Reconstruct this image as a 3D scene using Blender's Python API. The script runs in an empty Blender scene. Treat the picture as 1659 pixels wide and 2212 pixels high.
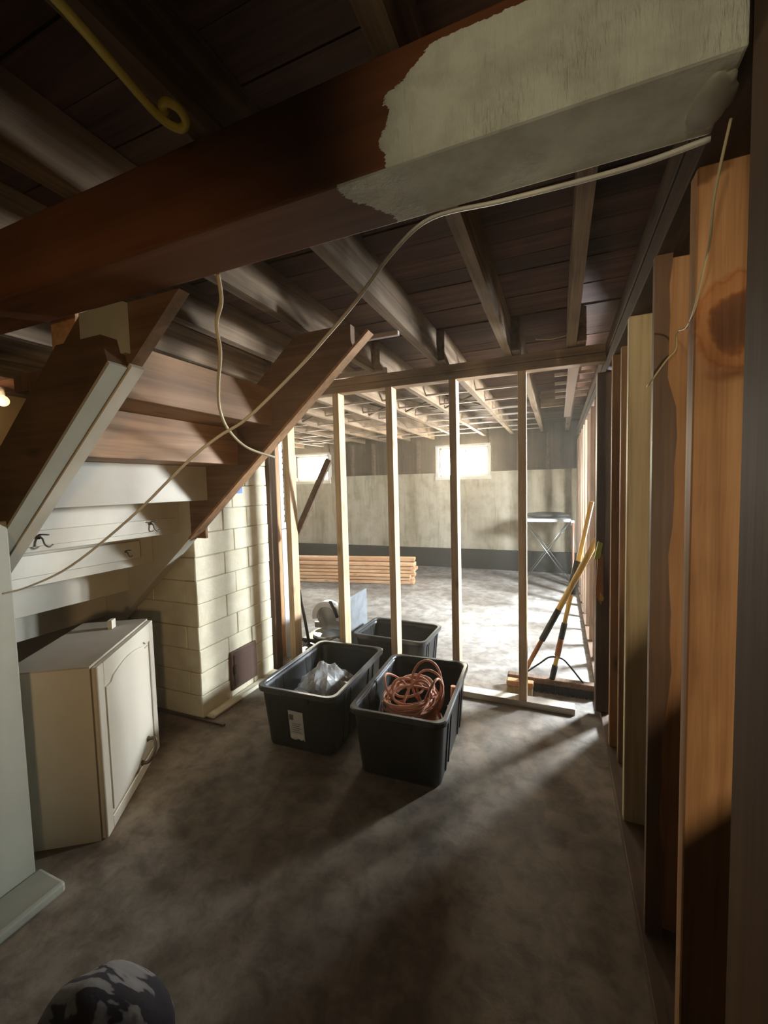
import bpy, bmesh, math, random
from mathutils import Vector, Matrix, noise
random.seed(7)
S = bpy.context.scene
C = S.collection
R = math.radians

# ------------------------------------------------------------------ camera
cam_d = bpy.data.cameras.new('camera')
cam = bpy.data.objects.new('camera', cam_d); C.objects.link(cam); S.camera = cam
YAW, PIT, ROL = -0.3959207, -0.06302326, 0.02493442
cy, sy, cp, sp = math.cos(YAW), math.sin(YAW), math.cos(PIT), math.sin(PIT)
fwd = Vector((sy*cp, cy*cp, sp)); rgt = Vector((cy, -sy, 0)); dwn = fwd.cross(rgt)
rr = math.cos(ROL)*rgt + math.sin(ROL)*dwn
dd = -math.sin(ROL)*rgt + math.cos(ROL)*dwn
M = Matrix((rr, -dd, -fwd)).transposed().to_4x4()
M.translation = Vector((0, 0, 1.5))
cam.matrix_world = M
cam_d.sensor_fit = 'HORIZONTAL'; cam_d.sensor_width = 36
cam_d.lens = 903.67/1659*36
cam_d.clip_start = 0.02

# ------------------------------------------------------------------ exposure, world, lights
S.view_settings.view_transform = 'Standard'
S.view_settings.look = 'None'
S.view_settings.gamma = 1
S.view_settings.use_curve_mapping = False
S.view_settings.exposure = -0.2
W = bpy.data.worlds.new('sky'); S.world = W; W.use_nodes = True
bg = W.node_tree.nodes['Background']
bg.inputs[0].default_value = (1.0, 0.91, 0.72, 1); bg.inputs[1].default_value = 150.0

def look(o, target):
    d = Vector(target) - o.location
    o.rotation_euler = d.to_track_quat('-Z', 'Y').to_euler()
def area(name, loc, tgt, sx, sy_, power, col, spread=180, portal=False):
    l = bpy.data.lights.new(name, 'AREA'); l.shape = 'RECTANGLE'; l.size = sx; l.size_y = sy_
    l.energy = power; l.color = col; l.spread = R(spread)
    if portal: l.cycles.is_portal = True
    o = bpy.data.objects.new(name, l); C.objects.link(o); o.location = loc; look(o, tgt); return o
# daylight entering by the three basement windows
area('window_daylight', (-1.56, 7.62, 1.9), (-1.56, 0, 1.9), .9, .52, 1, (1, 1, 1), portal=True)
area('window_daylight', (-4.69, 7.62, 1.9), (-4.69, 0, 1.9), .9, .52, 1, (1, 1, 1), portal=True)
area('window_daylight', (1.62, 4.6, 1.72), (-.9, 3.2, 0.0), .62, .56, 850, (0.74, 0.87, 1.0))
# work lamp in the doorway behind the photographer's right shoulder
sl = bpy.data.lights.new('work_lamp_light', 'SPOT'); sl.energy = 75; sl.color = (1, .78, .52)
sl.spot_size = R(56); sl.spot_blend = .7; sl.shadow_soft_size = .03
slo = bpy.data.objects.new('work_lamp_light', sl); C.objects.link(slo); slo.location = (1.0, -.7, 1.3)
look(slo, (.30, 1.3, 1.32))
# unseen fill spots added behind the camera, and the bulb beyond the stairs
def spot(name, loc, tgt, power, col, cone, blend, rad):
    l = bpy.data.lights.new(name, 'SPOT'); l.energy = power; l.color = col
    l.spot_size = R(cone); l.spot_blend = blend; l.shadow_soft_size = rad
    o = bpy.data.objects.new(name, l); C.objects.link(o); o.location = loc; look(o, tgt)
spot('rear_stair_fill', (.45, -.9, 1.35), (-1.85, 1.55, 1.30), 95, (1, .70, .38), 56, .9, .10)  # added fill, no fixture: warms stairs, chimney and cabinet
spot('rear_beam_fill', (-.35, -1.3, 1.80), (.06, .776, 2.20), 56, (1, .88, .64), 28, .9, .06)  # added narrow spot, no fixture: brightens the painted beam end
pl = bpy.data.lights.new('side_bulb_light', 'POINT'); pl.energy = 7; pl.color = (1, .66, .34); pl.shadow_soft_size = .05
plo = bpy.data.objects.new('side_bulb_light', pl); C.objects.link(plo); plo.location = (-4.6, 2.05, 2.22)

# ------------------------------------------------------------------ materials
MATS = {}
def nt(name):
    m = bpy.data.materials.new(name); m.use_nodes = True
    t = m.node_tree; b = t.nodes['Principled BSDF']; MATS[name] = m
    return m, t, b
def N(t, typ, **kw):
    n = t.nodes.new(typ)
    for k, v in kw.items(): setattr(n, k, v)
    return n
def ramp(t, stops):
    r = N(t, 'ShaderNodeValToRGB'); e = r.color_ramp.elements
    while len(e) < len(stops): e.new(.5)
    for i, (p, c) in enumerate(stops):
        e[i].position = p; e[i].color = (*c, 1)
    return r
def mixc(t, f, a, b, blend='MIX'):
    m = N(t, 'ShaderNodeMix', data_type='RGBA', blend_type=blend)
    for s, v in ((m.inputs[0], f), (m.inputs[6], a), (m.inputs[7], b)):
        if hasattr(v, 'links'): t.links.new(v, s)
        elif isinstance(v, tuple): s.default_value = (*v, 1) if len(v) == 3 else v
        else: s.default_value = v
    return m.outputs[2]
def mth(t, op, a, b=0.0, c=None, clamp=False):
    m = N(t, 'ShaderNodeMath', operation=op, use_clamp=clamp)
    for s, v in ((m.inputs[0], a), (m.inputs[1], b)) + (((m.inputs[2], c),) if c is not None else ()):
        if hasattr(v, 'links'): t.links.new(v, s)
        else: s.default_value = v
    return m.outputs[0]
def noisef(t, vec, scale, detail=4, rough=.55, dist=0):
    n = N(t, 'ShaderNodeTexNoise'); n.inputs['Scale'].default_value = scale
    n.inputs['Detail'].default_value = detail; n.inputs['Roughness'].default_value = rough
    n.inputs['Distortion'].default_value = dist
    if vec is not None: t.links.new(vec, n.inputs['Vector'])
    return n.outputs['Fac']
def mapped(t, sc, loc=(0, 0, 0)):
    tc = N(t, 'ShaderNodeTexCoord'); mp = N(t, 'ShaderNodeMapping')
    mp.inputs['Scale'].default_value = sc; mp.inputs['Location'].default_value = loc
    t.links.new(tc.outputs['Object'], mp.inputs['Vector'])
    return mp.outputs[0], tc.outputs['Object']
def bump(t, b, h, strength=.3, dist=.004):
    bp = N(t, 'ShaderNodeBump'); bp.inputs['Strength'].default_value = strength
    bp.inputs['Distance'].default_value = dist
    t.links.new(h, bp.inputs['Height']); t.links.new(bp.outputs[0], b.inputs['Normal'])
def wood(name, dark, mid, light, axis, gs=40, rough=.7, knots=True, bstr=.35, var=.35, spec=.3):
    """sawn timber: grain streaks drawn out along the axis, blotches, knots, a tone per board"""
    m, t, b = nt(name)
    sc = [1, 1, 1]; sc[axis] = .035
    v, obj_ = mapped(t, tuple(sc))
    info = N(t, 'ShaderNodeObjectInfo')
    off = N(t, 'ShaderNodeVectorMath', operation='ADD')
    mul = N(t, 'ShaderNodeVectorMath', operation='SCALE'); cmb = N(t, 'ShaderNodeCombineXYZ')
    for i in range(3): t.links.new(info.outputs['Random'], cmb.inputs[i])
    t.links.new(cmb.outputs[0], mul.inputs[0]); mul.inputs['Scale'].default_value = 13
    t.links.new(v, off.inputs[0]); t.links.new(mul.outputs[0], off.inputs[1])
    g = noisef(t, off.outputs[0], gs, 5, .6, .6)
    g2 = noisef(t, off.outputs[0], gs*4, 3, .6)
    big = noisef(t, obj_, 3.3, 3, .5)
    gg = mth(t, 'ADD', mth(t, 'MULTIPLY', g, .75), mth(t, 'MULTIPLY', g2, .25))
    gg = mth(t, 'ADD', mth(t, 'MULTIPLY', gg, .75), mth(t, 'MULTIPLY', big, .3))
    r = ramp(t, [(.33, dark), (.52, mid), (.72, light)]); t.links.new(gg, r.inputs[0])
    col = r.outputs[0]
    if knots:
        sk = [6.5, 6.5, 6.5]; sk[axis] = 2.6
        vk, _ = mapped(t, tuple(sk), (.37, .11, .73))
        vo = N(t, 'ShaderNodeTexVoronoi'); vo.inputs['Scale'].default_value = 1.0
        t.links.new(vk, vo.inputs['Vector'])
        kf = mth(t, 'SUBTRACT', 1.0, mth(t, 'DIVIDE', vo.outputs['Distance'], .16), clamp=True)
        col = mixc(t, mth(t, 'MULTIPLY', kf, .75), col, tuple(c*.35 for c in dark))
    br = mth(t, 'ADD', 1-var/2, mth(t, 'MULTIPLY', info.outputs['Random'], var))
    cc = N(t, 'ShaderNodeCombineColor')
    for i in range(3): t.links.new(br, cc.inputs[i])
    col = mixc(t, 1.0, col, cc.outputs[0], 'MULTIPLY')
    t.links.new(col, b.inputs['Base Color'])
    b.inputs['Roughness'].default_value = rough
    b.inputs['Specular IOR Level'].default_value = spec
    bump(t, b, gg, bstr)
    return m
def paint(name, col, dirt, rough=.6, sc=6, amt=.35, bstr=.15, bs=60, spec=.35):
    m, t, b = nt(name)
    v, o = mapped(t, (1, 1, 1))
    f = noisef(t, o, sc, 5, .6); r = ramp(t, [(.35, dirt), (.62, col)]); t.links.new(f, r.inputs[0])
    c = mixc(t, amt, col, r.outputs[0])
    t.links.new(c, b.inputs['Base Color']); b.inputs['Roughness'].default_value = rough
    b.inputs['Specular IOR Level'].default_value = spec
    bump(t, b, noisef(t, o, bs, 4, .6), bstr, .003)
    return m
def plain(name, col, rough=.5, metal=0, spec=.5):
    m, t, b = nt(name)
    v, o = mapped(t, (1, 1, 1)); f = noisef(t, o, 25, 3)
    c = mixc(t, mth(t, 'MULTIPLY', f, .5), col, tuple(x*.6 for x in col))
    t.links.new(c, b.inputs['Base Color'])
    b.inputs['Roughness'].default_value = rough; b.inputs['Metallic'].default_value = metal
    b.inputs['Specular IOR Level'].default_value = spec
    return m

J = dict(dark=(.075, .043, .022), mid=(.20, .13, .075), light=(.38, .265, .165))
wood('old_joist_y', axis=1, gs=26, rough=.8, bstr=.6, **J)
wood('old_joist_x', axis=0, gs=26, rough=.8, bstr=.6, **J)
wood('stair_wood', (.14, .066, .024), (.34, .175, .072), (.50, .29, .14), 1, 18, .55, bstr=.2)
wood('stringer_wood', (.09, .048, .022), (.19, .105, .052), (.29, .17, .095), 0, 20, .6, bstr=.2)
wood('subfloor_x', (.03, .012, .007), (.085, .036, .021), (.16, .08, .047), 0, 24, .8, bstr=.5, var=.6)
wood('beam_wood', (.075, .022, .007), (.155, .05, .014), (.22, .082, .026), 0, 12, .65, knots=False, bstr=.12, var=0)
wood('stud_new', (.36, .22, .11), (.62, .43, .25), (.76, .57, .37), 2, 30, .7, bstr=.2)
wood('stud_aged', (.20, .10, .045), (.42, .23, .11), (.56, .34, .18), 2, 24, .6, bstr=.3)
wood('stud_orange', (.20, .085, .03), (.45, .245, .11), (.62, .38, .20), 2, 22, .6, knots=False, bstr=.25, var=.15, spec=.2)
wood('post_brown', (.05, .026, .010), (.095, .048, .019), (.14, .075, .032), 2, 14, .7, knots=False, spec=.15)
wood('stud_far', (.10, .06, .034), (.24, .15, .095), (.36, .24, .16), 2, 26, .8, bstr=.3)
wood('stud_dark', (.05, .026, .013), (.12, .062, .03), (.20, .11, .055), 2, 26, .55, bstr=.35, spec=.5)
wood('stud_pale', (.36, .26, .13), (.66, .53, .30), (.80, .68, .42), 2, 30, .6, knots=False, bstr=.3)
wood('plate_dark', (.055, .03, .017), (.13, .078, .046), (.22, .14, .09), 1, 26, .75, bstr=.4)
wood('plate_black', (.025, .014, .008), (.055, .033, .019), (.10, .062, .038), 1, 26, .8, bstr=.4, spec=.1)
wood('stringer_dark', (.045, .024, .010), (.10, .052, .022), (.16, .09, .045), 0, 20, .6, bstr=.2, spec=.2)
wood('plate_x', (.12, .07, .036), (.29, .18, .10), (.44, .30, .18), 0, 26, .75, bstr=.4)
wood('plate_floor', (.36, .29, .21), (.62, .53, .42), (.76, .69, .58), 0, 30, .75, bstr=.25)
wood('sheath_dark', (.03, .017, .01), (.075, .043, .025), (.13, .08, .05), 2, 18, .8, bstr=.4)
wood('lumber', (.44, .22, .10), (.66, .38, .20), (.80, .54, .33), 0, 30, .65, bstr=.2, var=.3)
wood('handle_yellow', (.42, .24, .05), (.62, .40, .11), (.74, .52, .20), 2, 30, .45, knots=False, bstr=.05)
wood('handle_brown', (.20, .08, .03), (.38, .17, .07), (.50, .27, .13), 2, 30, .5, knots=False, bstr=.05)
paint('cream_paint', (.64, .585, .45), (.44, .38, .27), sc=4)
paint('cream_block', (.68, .61, .44), (.46, .39, .24), .7, 7, .5, .5, 45)
paint('white_paint', (.34, .32, .24), (.24, .22, .16), .55, 3, .4, .08)
paint('cabinet_white', (.58, .52, .41), (.46, .39, .28), .4, 3, .25, .03)
paint('cabinet_top', (.42, .36, .28), (.30, .25, .18), .6, 4, .4, .05)
paint('stair_white', (.56, .50, .38), (.40, .33, .23), .55, 4, .4, .1)
paint('mortar', (.46, .40, .27), (.28, .23, .15), .9, 12)
paint('white_strip', (.80, .82, .84), (.62, .64, .66), .5, 9, .4, .1)
paint('black_paint', (.035, .033, .03), (.02, .018, .016), .8, 5)
paint('wall_warm', (.22, .16, .08), (.14, .10, .05), .8, 3)
paint('panel_grey', (.20, .21, .215), (.12, .125, .13), .6, 14, .7, .1)
plain('black_plastic', (.019, .018, .016), .38, 0, .5)
plain('bin_edge', (.045, .044, .042), .32, 0, .7)
plain('black_metal', (.02, .02, .022), .35, .3)
plain('steel', (.62, .64, .66), .25, .9)
plain('copper', (.80, .42, .28), .35, .5)
plain('cable_white', (.74, .68, .56), .45)
plain('cable_cream', (.66, .54, .30), .5)
plain('cable_yellow', (.85, .68, .10), .45)
plain('cord_orange', (.72, .33, .20), .45)
plain('bucket_orange', (.62, .20, .055), .4)
plain('white_plastic', (.78, .80, .82), .35)
plain('blue_tape', (.10, .20, .55), .6)
plain('neon_yellow', (.72, .82, .10), .4)
plain('tool_yellow', (.80, .46, .04), .4)
plain('tool_orange', (.55, .20, .04), .5)
plain('hook_metal', (.16, .12, .09), .4, .7)
plain('label_paper', (.52, .50, .45), .6)
plain('label_blank', (.68, .64, .58), .6)
plain('label_ink', (.10, .10, .09), .6)
plain('window_frame_white', (.72, .70, .62), .5)
plain('duct_pale', (.50, .40, .33), .6)
plain('dark_bag', (.05, .048, .045), .6)
plain('brown_rust', (.085, .04, .022), .7)

# floor: mottled worn concrete
m, t, b = nt('concrete_floor')
v, o = mapped(t, (1, 1, 1))
f1 = noisef(t, o, 1.3, 6, .6, .6); f2 = noisef(t, o, 9, 6, .65, .3); f3 = noisef(t, o, 60, 3)
r1 = ramp(t, [(.33, (.20, .17, .14)), (.52, (.35, .32, .285)), (.70, (.50, .475, .44))]); t.links.new(f1, r1.inputs[0])
r2 = ramp(t, [(.38, (.42, .40, .38)), (.60, (1, 1, 1))]); t.links.new(f2, r2.inputs[0])
c = mixc(t, .8, r1.outputs[0], r2.outputs[0], 'MULTIPLY')
vk = N(t, 'ShaderNodeTexVoronoi', feature='F1'); vk.inputs['Scale'].default_value = 1.7
dn = N(t, 'ShaderNodeTexNoise'); dn.inputs['Scale'].default_value = 5
mm = N(t, 'ShaderNodeVectorMath', operation='ADD'); t.links.new(o, mm.inputs[0]); t.links.new(dn.outputs['Color'], mm.inputs[1])
t.links.new(mm.outputs[0], vk.inputs['Vector'])
sf = mth(t, 'SUBTRACT', 1.0, mth(t, 'DIVIDE', vk.outputs['Distance'], .09), clamp=True)
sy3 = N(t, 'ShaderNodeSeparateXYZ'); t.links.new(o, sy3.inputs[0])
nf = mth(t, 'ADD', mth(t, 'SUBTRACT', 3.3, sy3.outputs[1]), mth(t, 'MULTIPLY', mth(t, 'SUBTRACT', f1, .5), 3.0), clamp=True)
c = mixc(t, nf, c, mixc(t, 1.0, c, (.70, .58, .45), 'MULTIPLY'))  # foreground shade painted into the colour: near floor darker and browner
c = mixc(t, mth(t, 'MULTIPLY', sf, .6), c, (.06, .045, .035))
t.links.new(c, b.inputs['Base Color']); b.inputs['Roughness'].default_value = .62
b.inputs['Specular IOR Level'].default_value = .35
bump(t, b, mth(t, 'ADD', f2, mth(t, 'MULTIPLY', f3, .4)), .25, .006)
# board-formed concrete wall
m, t, b = nt('concrete_wall')
v, o = mapped(t, (1, 1, .12))
f1 = noisef(t, v, 2.6, 5, .6); f2 = noisef(t, o, 5, 5, .6); f3 = noisef(t, v, 11, 4, .6)
r1 = ramp(t, [(.36, (.36, .31, .21)), (.52, (.50, .45, .33)), (.68, (.60, .55, .43))]); t.links.new(f1, r1.inputs[0])
r2 = ramp(t, [(.34, (.66, .62, .54)), (.55, (1, 1, 1))]); t.links.new(f2, r2.inputs[0])
r3 = ramp(t, [(.36, (.62, .58, .48)), (.46, (1, 1, 1))]); t.links.new(f3, r3.inputs[0])
c = mixc(t, .7, r1.outputs[0], r2.outputs[0], 'MULTIPLY'); c = mixc(t, .5, c, r3.outputs[0], 'MULTIPLY')
t.links.new(c, b.inputs['Base Color']); b.inputs['Roughness'].default_value = .9
bump(t, b, f3, .3, .01)
# beam: bare brown timber whose right end carries brushed cream paint with a ragged edge
m = MATS['beam_wood']; t = m.node_tree; b = t.nodes['Principled BSDF']
base = b.inputs['Base Color'].links[0].from_socket
m2 = m.copy(); m2.name = 'beam_painted'; MATS['beam_painted'] = m2
t = m2.node_tree; b = t.nodes['Principled BSDF']; base = b.inputs['Base Color'].links[0].from_socket
tc = N(t, 'ShaderNodeTexCoord'); o = tc.outputs['Object']
geo = N(t, 'ShaderNodeNewGeometry'); sn = N(t, 'ShaderNodeSeparateXYZ'); t.links.new(geo.outputs['True Normal'], sn.inputs[0])
so = N(t, 'ShaderNodeSeparateXYZ'); t.links.new(o, so.inputs[0])
under = mth(t, 'LESS_THAN', sn.outputs[2], -.5)
mp = N(t, 'ShaderNodeMapping'); mp.inputs['Scale'].default_value = (1, 1, 1); t.links.new(o, mp.inputs[0])
e1 = noisef(t, mp.outputs[0], 9, 2); e2 = noisef(t, mp.outputs[0], 55, 5, .75)
mp3 = N(t, 'ShaderNodeMapping'); mp3.inputs['Scale'].default_value = (.12, 1, 1); t.links.new(o, mp3.inputs[0])
e3 = noisef(t, mp3.outputs[0], 160, 3, .7)
jag = mth(t, 'ADD', mth(t, 'ADD', mth(t, 'MULTIPLY', e1, .09), mth(t, 'MULTIPLY', e2, .035)), mth(t, 'MULTIPLY', e3, .03))
edge = mth(t, 'ADD', -.385, mth(t, 'MULTIPLY', under, -.10))
edge = mth(t, 'ADD', edge, jag)
# slanted brush start on the underside, rounded upper corner on the face
sl_u = mth(t, 'MULTIPLY', mth(t, 'MULTIPLY', mth(t, 'SUBTRACT', so.outputs[1], .776), .45), under)
up = mth(t, 'MULTIPLY', mth(t, 'MAXIMUM', mth(t, 'SUBTRACT', so.outputs[2], 2.225), 0.0), 1.6)
edge = mth(t, 'ADD', edge, mth(t, 'ADD', sl_u, up))
pf = mth(t, 'GREATER_THAN', so.outputs[0], edge)
top_e = mth(t, 'LESS_THAN', so.outputs[2], mth(t, 'ADD', 2.279, mth(t, 'MULTIPLY', e2, .014)))
pf = mth(t, 'MULTIPLY', pf, top_e)
back = mth(t, 'LESS_THAN', sn.outputs[1], .5)
pf = mth(t, 'MULTIPLY', pf, back)
pn = noisef(t, o, 14, 5, .6); prr = ramp(t, [(.35, (.52, .50, .385)), (.6, (.66, .645, .51))]); t.links.new(pn, prr.inputs[0])
c = mixc(t, pf, base, prr.outputs[0]); t.links.new(c, b.inputs['Base Color'])
mp2 = N(t, 'ShaderNodeMapping'); mp2.inputs['Scale'].default_value = (1, 1, .16); mp2.inputs['Rotation'].default_value = (0, .35, 0); t.links.new(o, mp2.inputs[0])
st = noisef(t, mp2.outputs[0], 90, 4, .6); st2 = noisef(t, o, 12, 3)
hh = mth(t, 'MULTIPLY', mth(t, 'MULTIPLY', st, mth(t, 'POWER', st2, 2.0)), 3.0)
hh = mth(t, 'ADD', mth(t, 'MULTIPLY', hh, pf), mth(t, 'MULTIPLY', pf, 1.2))
hh = mth(t, 'MULTIPLY', hh, mth(t, 'SUBTRACT', 1.0, mth(t, 'MULTIPLY', under, .8)))
bump(t, b, hh, 1.0, .008)
# the wide orange stud with its big knot
m3 = MATS['stud_orange'].copy(); m3.name = 'stud_knot'; MATS['stud_knot'] = m3
t = m3.node_tree; b = t.nodes['Principled BSDF']; base = b.inputs['Base Color'].links[0].from_socket
tc = N(t, 'ShaderNodeTexCoord'); mp = N(t, 'ShaderNodeMapping'); mp.vector_type = 'POINT'
mp.inputs['Location'].default_value = (-.338*1.35, 0, -1.82); mp.inputs['Scale'].default_value = (1.35, 0, 1.0)
t.links.new(tc.outputs['Object'], mp.inputs[0])
dist = N(t, 'ShaderNodeVectorMath', operation='LENGTH')
dn = N(t, 'ShaderNodeTexNoise'); dn.inputs['Scale'].default_value = 30; t.links.new(tc.outputs['Object'], dn.inputs['Vector'])
t.links.new(mp.outputs[0], dist.inputs[0])
dv = mth(t, 'ADD', dist.outputs['Value'], mth(t, 'MULTIPLY', mth(t, 'SUBTRACT', dn.outputs['Fac'], .5), .045))
rk = ramp(t, [(.0, (.30, .26, .27)), (.44, (.42, .34, .34)), (.50, (.62, .44, .34)), (.58, (1.0, .88, .76)), (.74, (.95, .80, .64)), (.80, (.80, .58, .42)), (.90, (1, 1, 1))])
t.links.new(mth(t, 'MULTIPLY', dv, 8.5), rk.inputs[0])
c = mixc(t, 1.0, base, rk.outputs[0], 'MULTIPLY')
mp = N(t, 'ShaderNodeMapping'); mp.inputs['Location'].default_value = (-.338*1.0, 0, -1.715*3.2); mp.inputs['Scale'].default_value = (1.0, 0, 3.2)
t.links.new(tc.outputs['Object'], mp.inputs[0]); ln = N(t, 'ShaderNodeVectorMath', operation='LENGTH'); t.links.new(mp.outputs[0], ln.inputs[0])
sc_ = mth(t, 'SUBTRACT', 1.15, mth(t, 'DIVIDE', mth(t, 'ADD', ln.outputs['Value'], mth(t, 'MULTIPLY', mth(t, 'SUBTRACT', dn.outputs['Fac'], .5), .05)), .055), clamp=True)
c = mixc(t, mth(t, 'MULTIPLY', sc_, .8), c, (.16, .055, .02)); t.links.new(c, b.inputs['Base Color'])
# cloth with dark brush-like patches
m, t, b = nt('patterned_cloth')
tc = N(t, 'ShaderNodeTexCoord'); mp = N(t, 'ShaderNodeMapping'); mp.inputs['Rotation'].default_value = (.3, .2, -.5); mp.inputs['Scale'].default_value = (4.5, 15, 12)
t.links.new(tc.outputs['Object'], mp.inputs[0])
f = noisef(t, mp.outputs[0], 1.0, 3, .5, .5)
r1 = ramp(t, [(.47, (.02, .017, .024)), (.49, (.20, .185, .18)), (.58, (.25, .235, .22)), (.66, (.11, .10, .095))]); t.links.new(f, r1.inputs[0])
t.links.new(r1.outputs[0], b.inputs['Base Color']); b.inputs['Roughness'].default_value = .9
bump(t, b, noisef(t, tc.outputs['Object'], 40, 3), .4, .006)
# clear bag and window glass
m, t, b = nt('clear_plastic')
b.inputs['Base Color'].default_value = (.85, .83, .78, 1); b.inputs['Roughness'].default_value = .12
b.inputs['Alpha'].default_value = .42; b.inputs['Specular IOR Level'].default_value = 1.0
b.inputs['Coat Weight'].default_value = .6
m, t, b = nt('window_glass')
b.inputs['Base Color'].default_value = (.95, 1, .98, 1); b.inputs['Roughness'].default_value = 0.02
b.inputs['Transmission Weight'].default_value = 1; b.inputs['IOR'].default_value = 1.0; b.inputs['Alpha'].default_value = .12
m, t, b = nt('bulb_glow')
b.inputs['Emission Color'].default_value = (1, .62, .30, 1); b.inputs['Emission Strength'].default_value = 2.4

# ------------------------------------------------------------------ geometry helpers
def BM(): return bmesh.new()
def box(bm, x0, x1, y0, y1, z0, z1, bev=0, mat=None, jit=0, seg=1):
    vs = [bm.verts.new((x, y, z)) for x in (x0, x1) for y in (y0, y1) for z in (z0, z1)]
    if jit:
        for v in vs: v.co += Vector([random.uniform(-jit, jit) for _ in range(3)])
    fs = [bm.faces.new([vs[i] for i in q]) for q in ((0, 1, 3, 2), (4, 6, 7, 5), (0, 4, 5, 1), (2, 3, 7, 6), (0, 2, 6, 4), (1, 5, 7, 3))]
    if mat is not None:
        for v in vs: v.co = mat @ v.co
    if bev:
        bmesh.ops.bevel(bm, geom=list({e for f in fs for e in f.edges}), offset=bev, segments=seg, affect='EDGES', profile=.5)
    return bm
def bar(bm, a, b_, w, h, up=(0, 0, 1), bev=0):
    """a rectangular bar from a to b"""
    a = Vector(a); b_ = Vector(b_); d = (b_-a); L = d.length; d.normalize()
    s = d.cross(Vector(up))
    if s.length < 1e-4: s = Vector((1, 0, 0))
    s.normalize(); u = s.cross(d)
    mat = Matrix((d, s, u)).transposed().to_4x4(); mat.translation = a
    return box(bm, 0, L, -w/2, w/2, -h/2, h/2, bev, mat)
def cyl(bm, a, b_, r0, r1=None, n=16, cap=True):
    r1 = r0 if r1 is None else r1
    a = Vector(a); b_ = Vector(b_); d = (b_-a).normalized()
    s = d.cross(Vector((0, 0, 1)))
    if s.length < 1e-3: s = Vector((1, 0, 0))
    s.normalize(); u = s.cross(d)
    A = [bm.verts.new(a + (s*math.cos(k*2*math.pi/n) + u*math.sin(k*2*math.pi/n))*r0) for k in range(n)]
    B = [bm.verts.new(b_ + (s*math.cos(k*2*math.pi/n) + u*math.sin(k*2*math.pi/n))*r1) for k in range(n)]
    for k in range(n):
        f = bm.faces.new((A[k], A[(k+1) % n], B[(k+1) % n], B[k])); f.smooth = True
    if cap: bm.faces.new(A[::-1]); bm.faces.new(B)
    return bm
def smoothpts(P, n=8, closed=False):
    P = [Vector(p) for p in P]; out = []; m_ = len(P)
    rng = range(m_) if closed else range(m_-1)
    for i in rng:
        p0 = P[(i-1) % m_] if closed or i > 0 else P[0]
        p1 = P[i]; p2 = P[(i+1) % m_]
        p3 = P[(i+2) % m_] if closed or i+2 < m_ else P[-1]
        for k in range(n):
            u = k/n
            out.append(.5*((2*p1) + (-p0+p2)*u + (2*p0-5*p1+4*p2-p3)*u*u + (-p0+3*p1-3*p2+p3)*u**3))
    if not closed: out.append(P[-1])
    return out
def tube(bm, pts, r, n=8, closed=False, flat=1.0, r1=None):
    pts = [Vector(p) for p in pts]; rings = []; L = len(pts); r0 = r
    prev = None
    for i, p in enumerate(pts):
        if r1 is not None: r = r0+(r1-r0)*i/(L-1)
        d = (pts[(i+1) % L]-pts[i-1]) if closed else (pts[min(i+1, L-1)]-pts[max(i-1, 0)])
        if d.length < 1e-7: d = Vector((0, 0, 1))
        d.normalize()
        s = (prev - d*prev.dot(d)) if prev is not None else d.cross(Vector((.13, .21, .97)))
        if s.length < 1e-4: s = d.cross(Vector((1, 0, 0)))
        s.normalize(); prev = s; u = s.cross(d)
        rings.append([bm.verts.new(p + s*math.cos(k*2*math.pi/n)*r*flat + u*math.sin(k*2*math.pi/n)*r) for k in range(n)])
    rng = range(L) if closed else range(L-1)
    for i in rng:
        for k in range(n):
            f = bm.faces.new((rings[i][k], rings[i][(k+1) % n], rings[(i+1) % L][(k+1) % n], rings[(i+1) % L][k])); f.smooth = True
    if not closed: bm.faces.new(rings[0][::-1]); bm.faces.new(rings[-1])
    return bm
def prism(bm, outline, axis, c0, c1):
    """outline: 2D points (the two other axes in order), extruded along axis from c0 to c1"""
    def P(p, c):
        q = list(p); q.insert(axis, c); return q
    A = [bm.verts.new(P(p, c0)) for p in outline]; B = [bm.verts.new(P(p, c1)) for p in outline]
    n = len(A)
    bm.faces.new(A); bm.faces.new(B[::-1])
    for k in range(n): bm.faces.new((A[k], B[k], B[(k+1) % n], A[(k+1) % n]))
    return bm
def obj(name, bm, mat, parent=None, smooth=False):
    bmesh.ops.recalc_face_normals(bm, faces=bm.faces)
    me = bpy.data.meshes.new(name); bm.to_mesh(me); bm.free()
    for mm_ in (mat if isinstance(mat, (list, tuple)) else [mat]): me.materials.append(MATS[mm_])
    if smooth:
        for p in me.polygons: p.use_smooth = True
    o = bpy.data.objects.new(name, me); C.objects.link(o)
    if parent is not None:
        o.parent = parent
        o.matrix_parent_inverse = parent.matrix_world.inverted() if parent.type != 'EMPTY' else Matrix.Translation(-parent.location)
    return o
def struct(name, bm, mat): 
    o = obj(name, bm, mat); o['kind'] = 'structure'; return o
def thing(name, label, cat, loc, group=None):
    o = bpy.data.objects.new(name, None); C.objects.link(o); o.location = loc
    o.empty_display_size = .05
    o['label'] = label; o['category'] = cat
    if group: o['group'] = group
    return o
def tag(o, label, cat, group=None):
    o['label'] = label; o['category'] = cat
    if group: o['group'] = group
    return o
def B1(*a, **k): return box(BM(), *a, **k)

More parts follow.
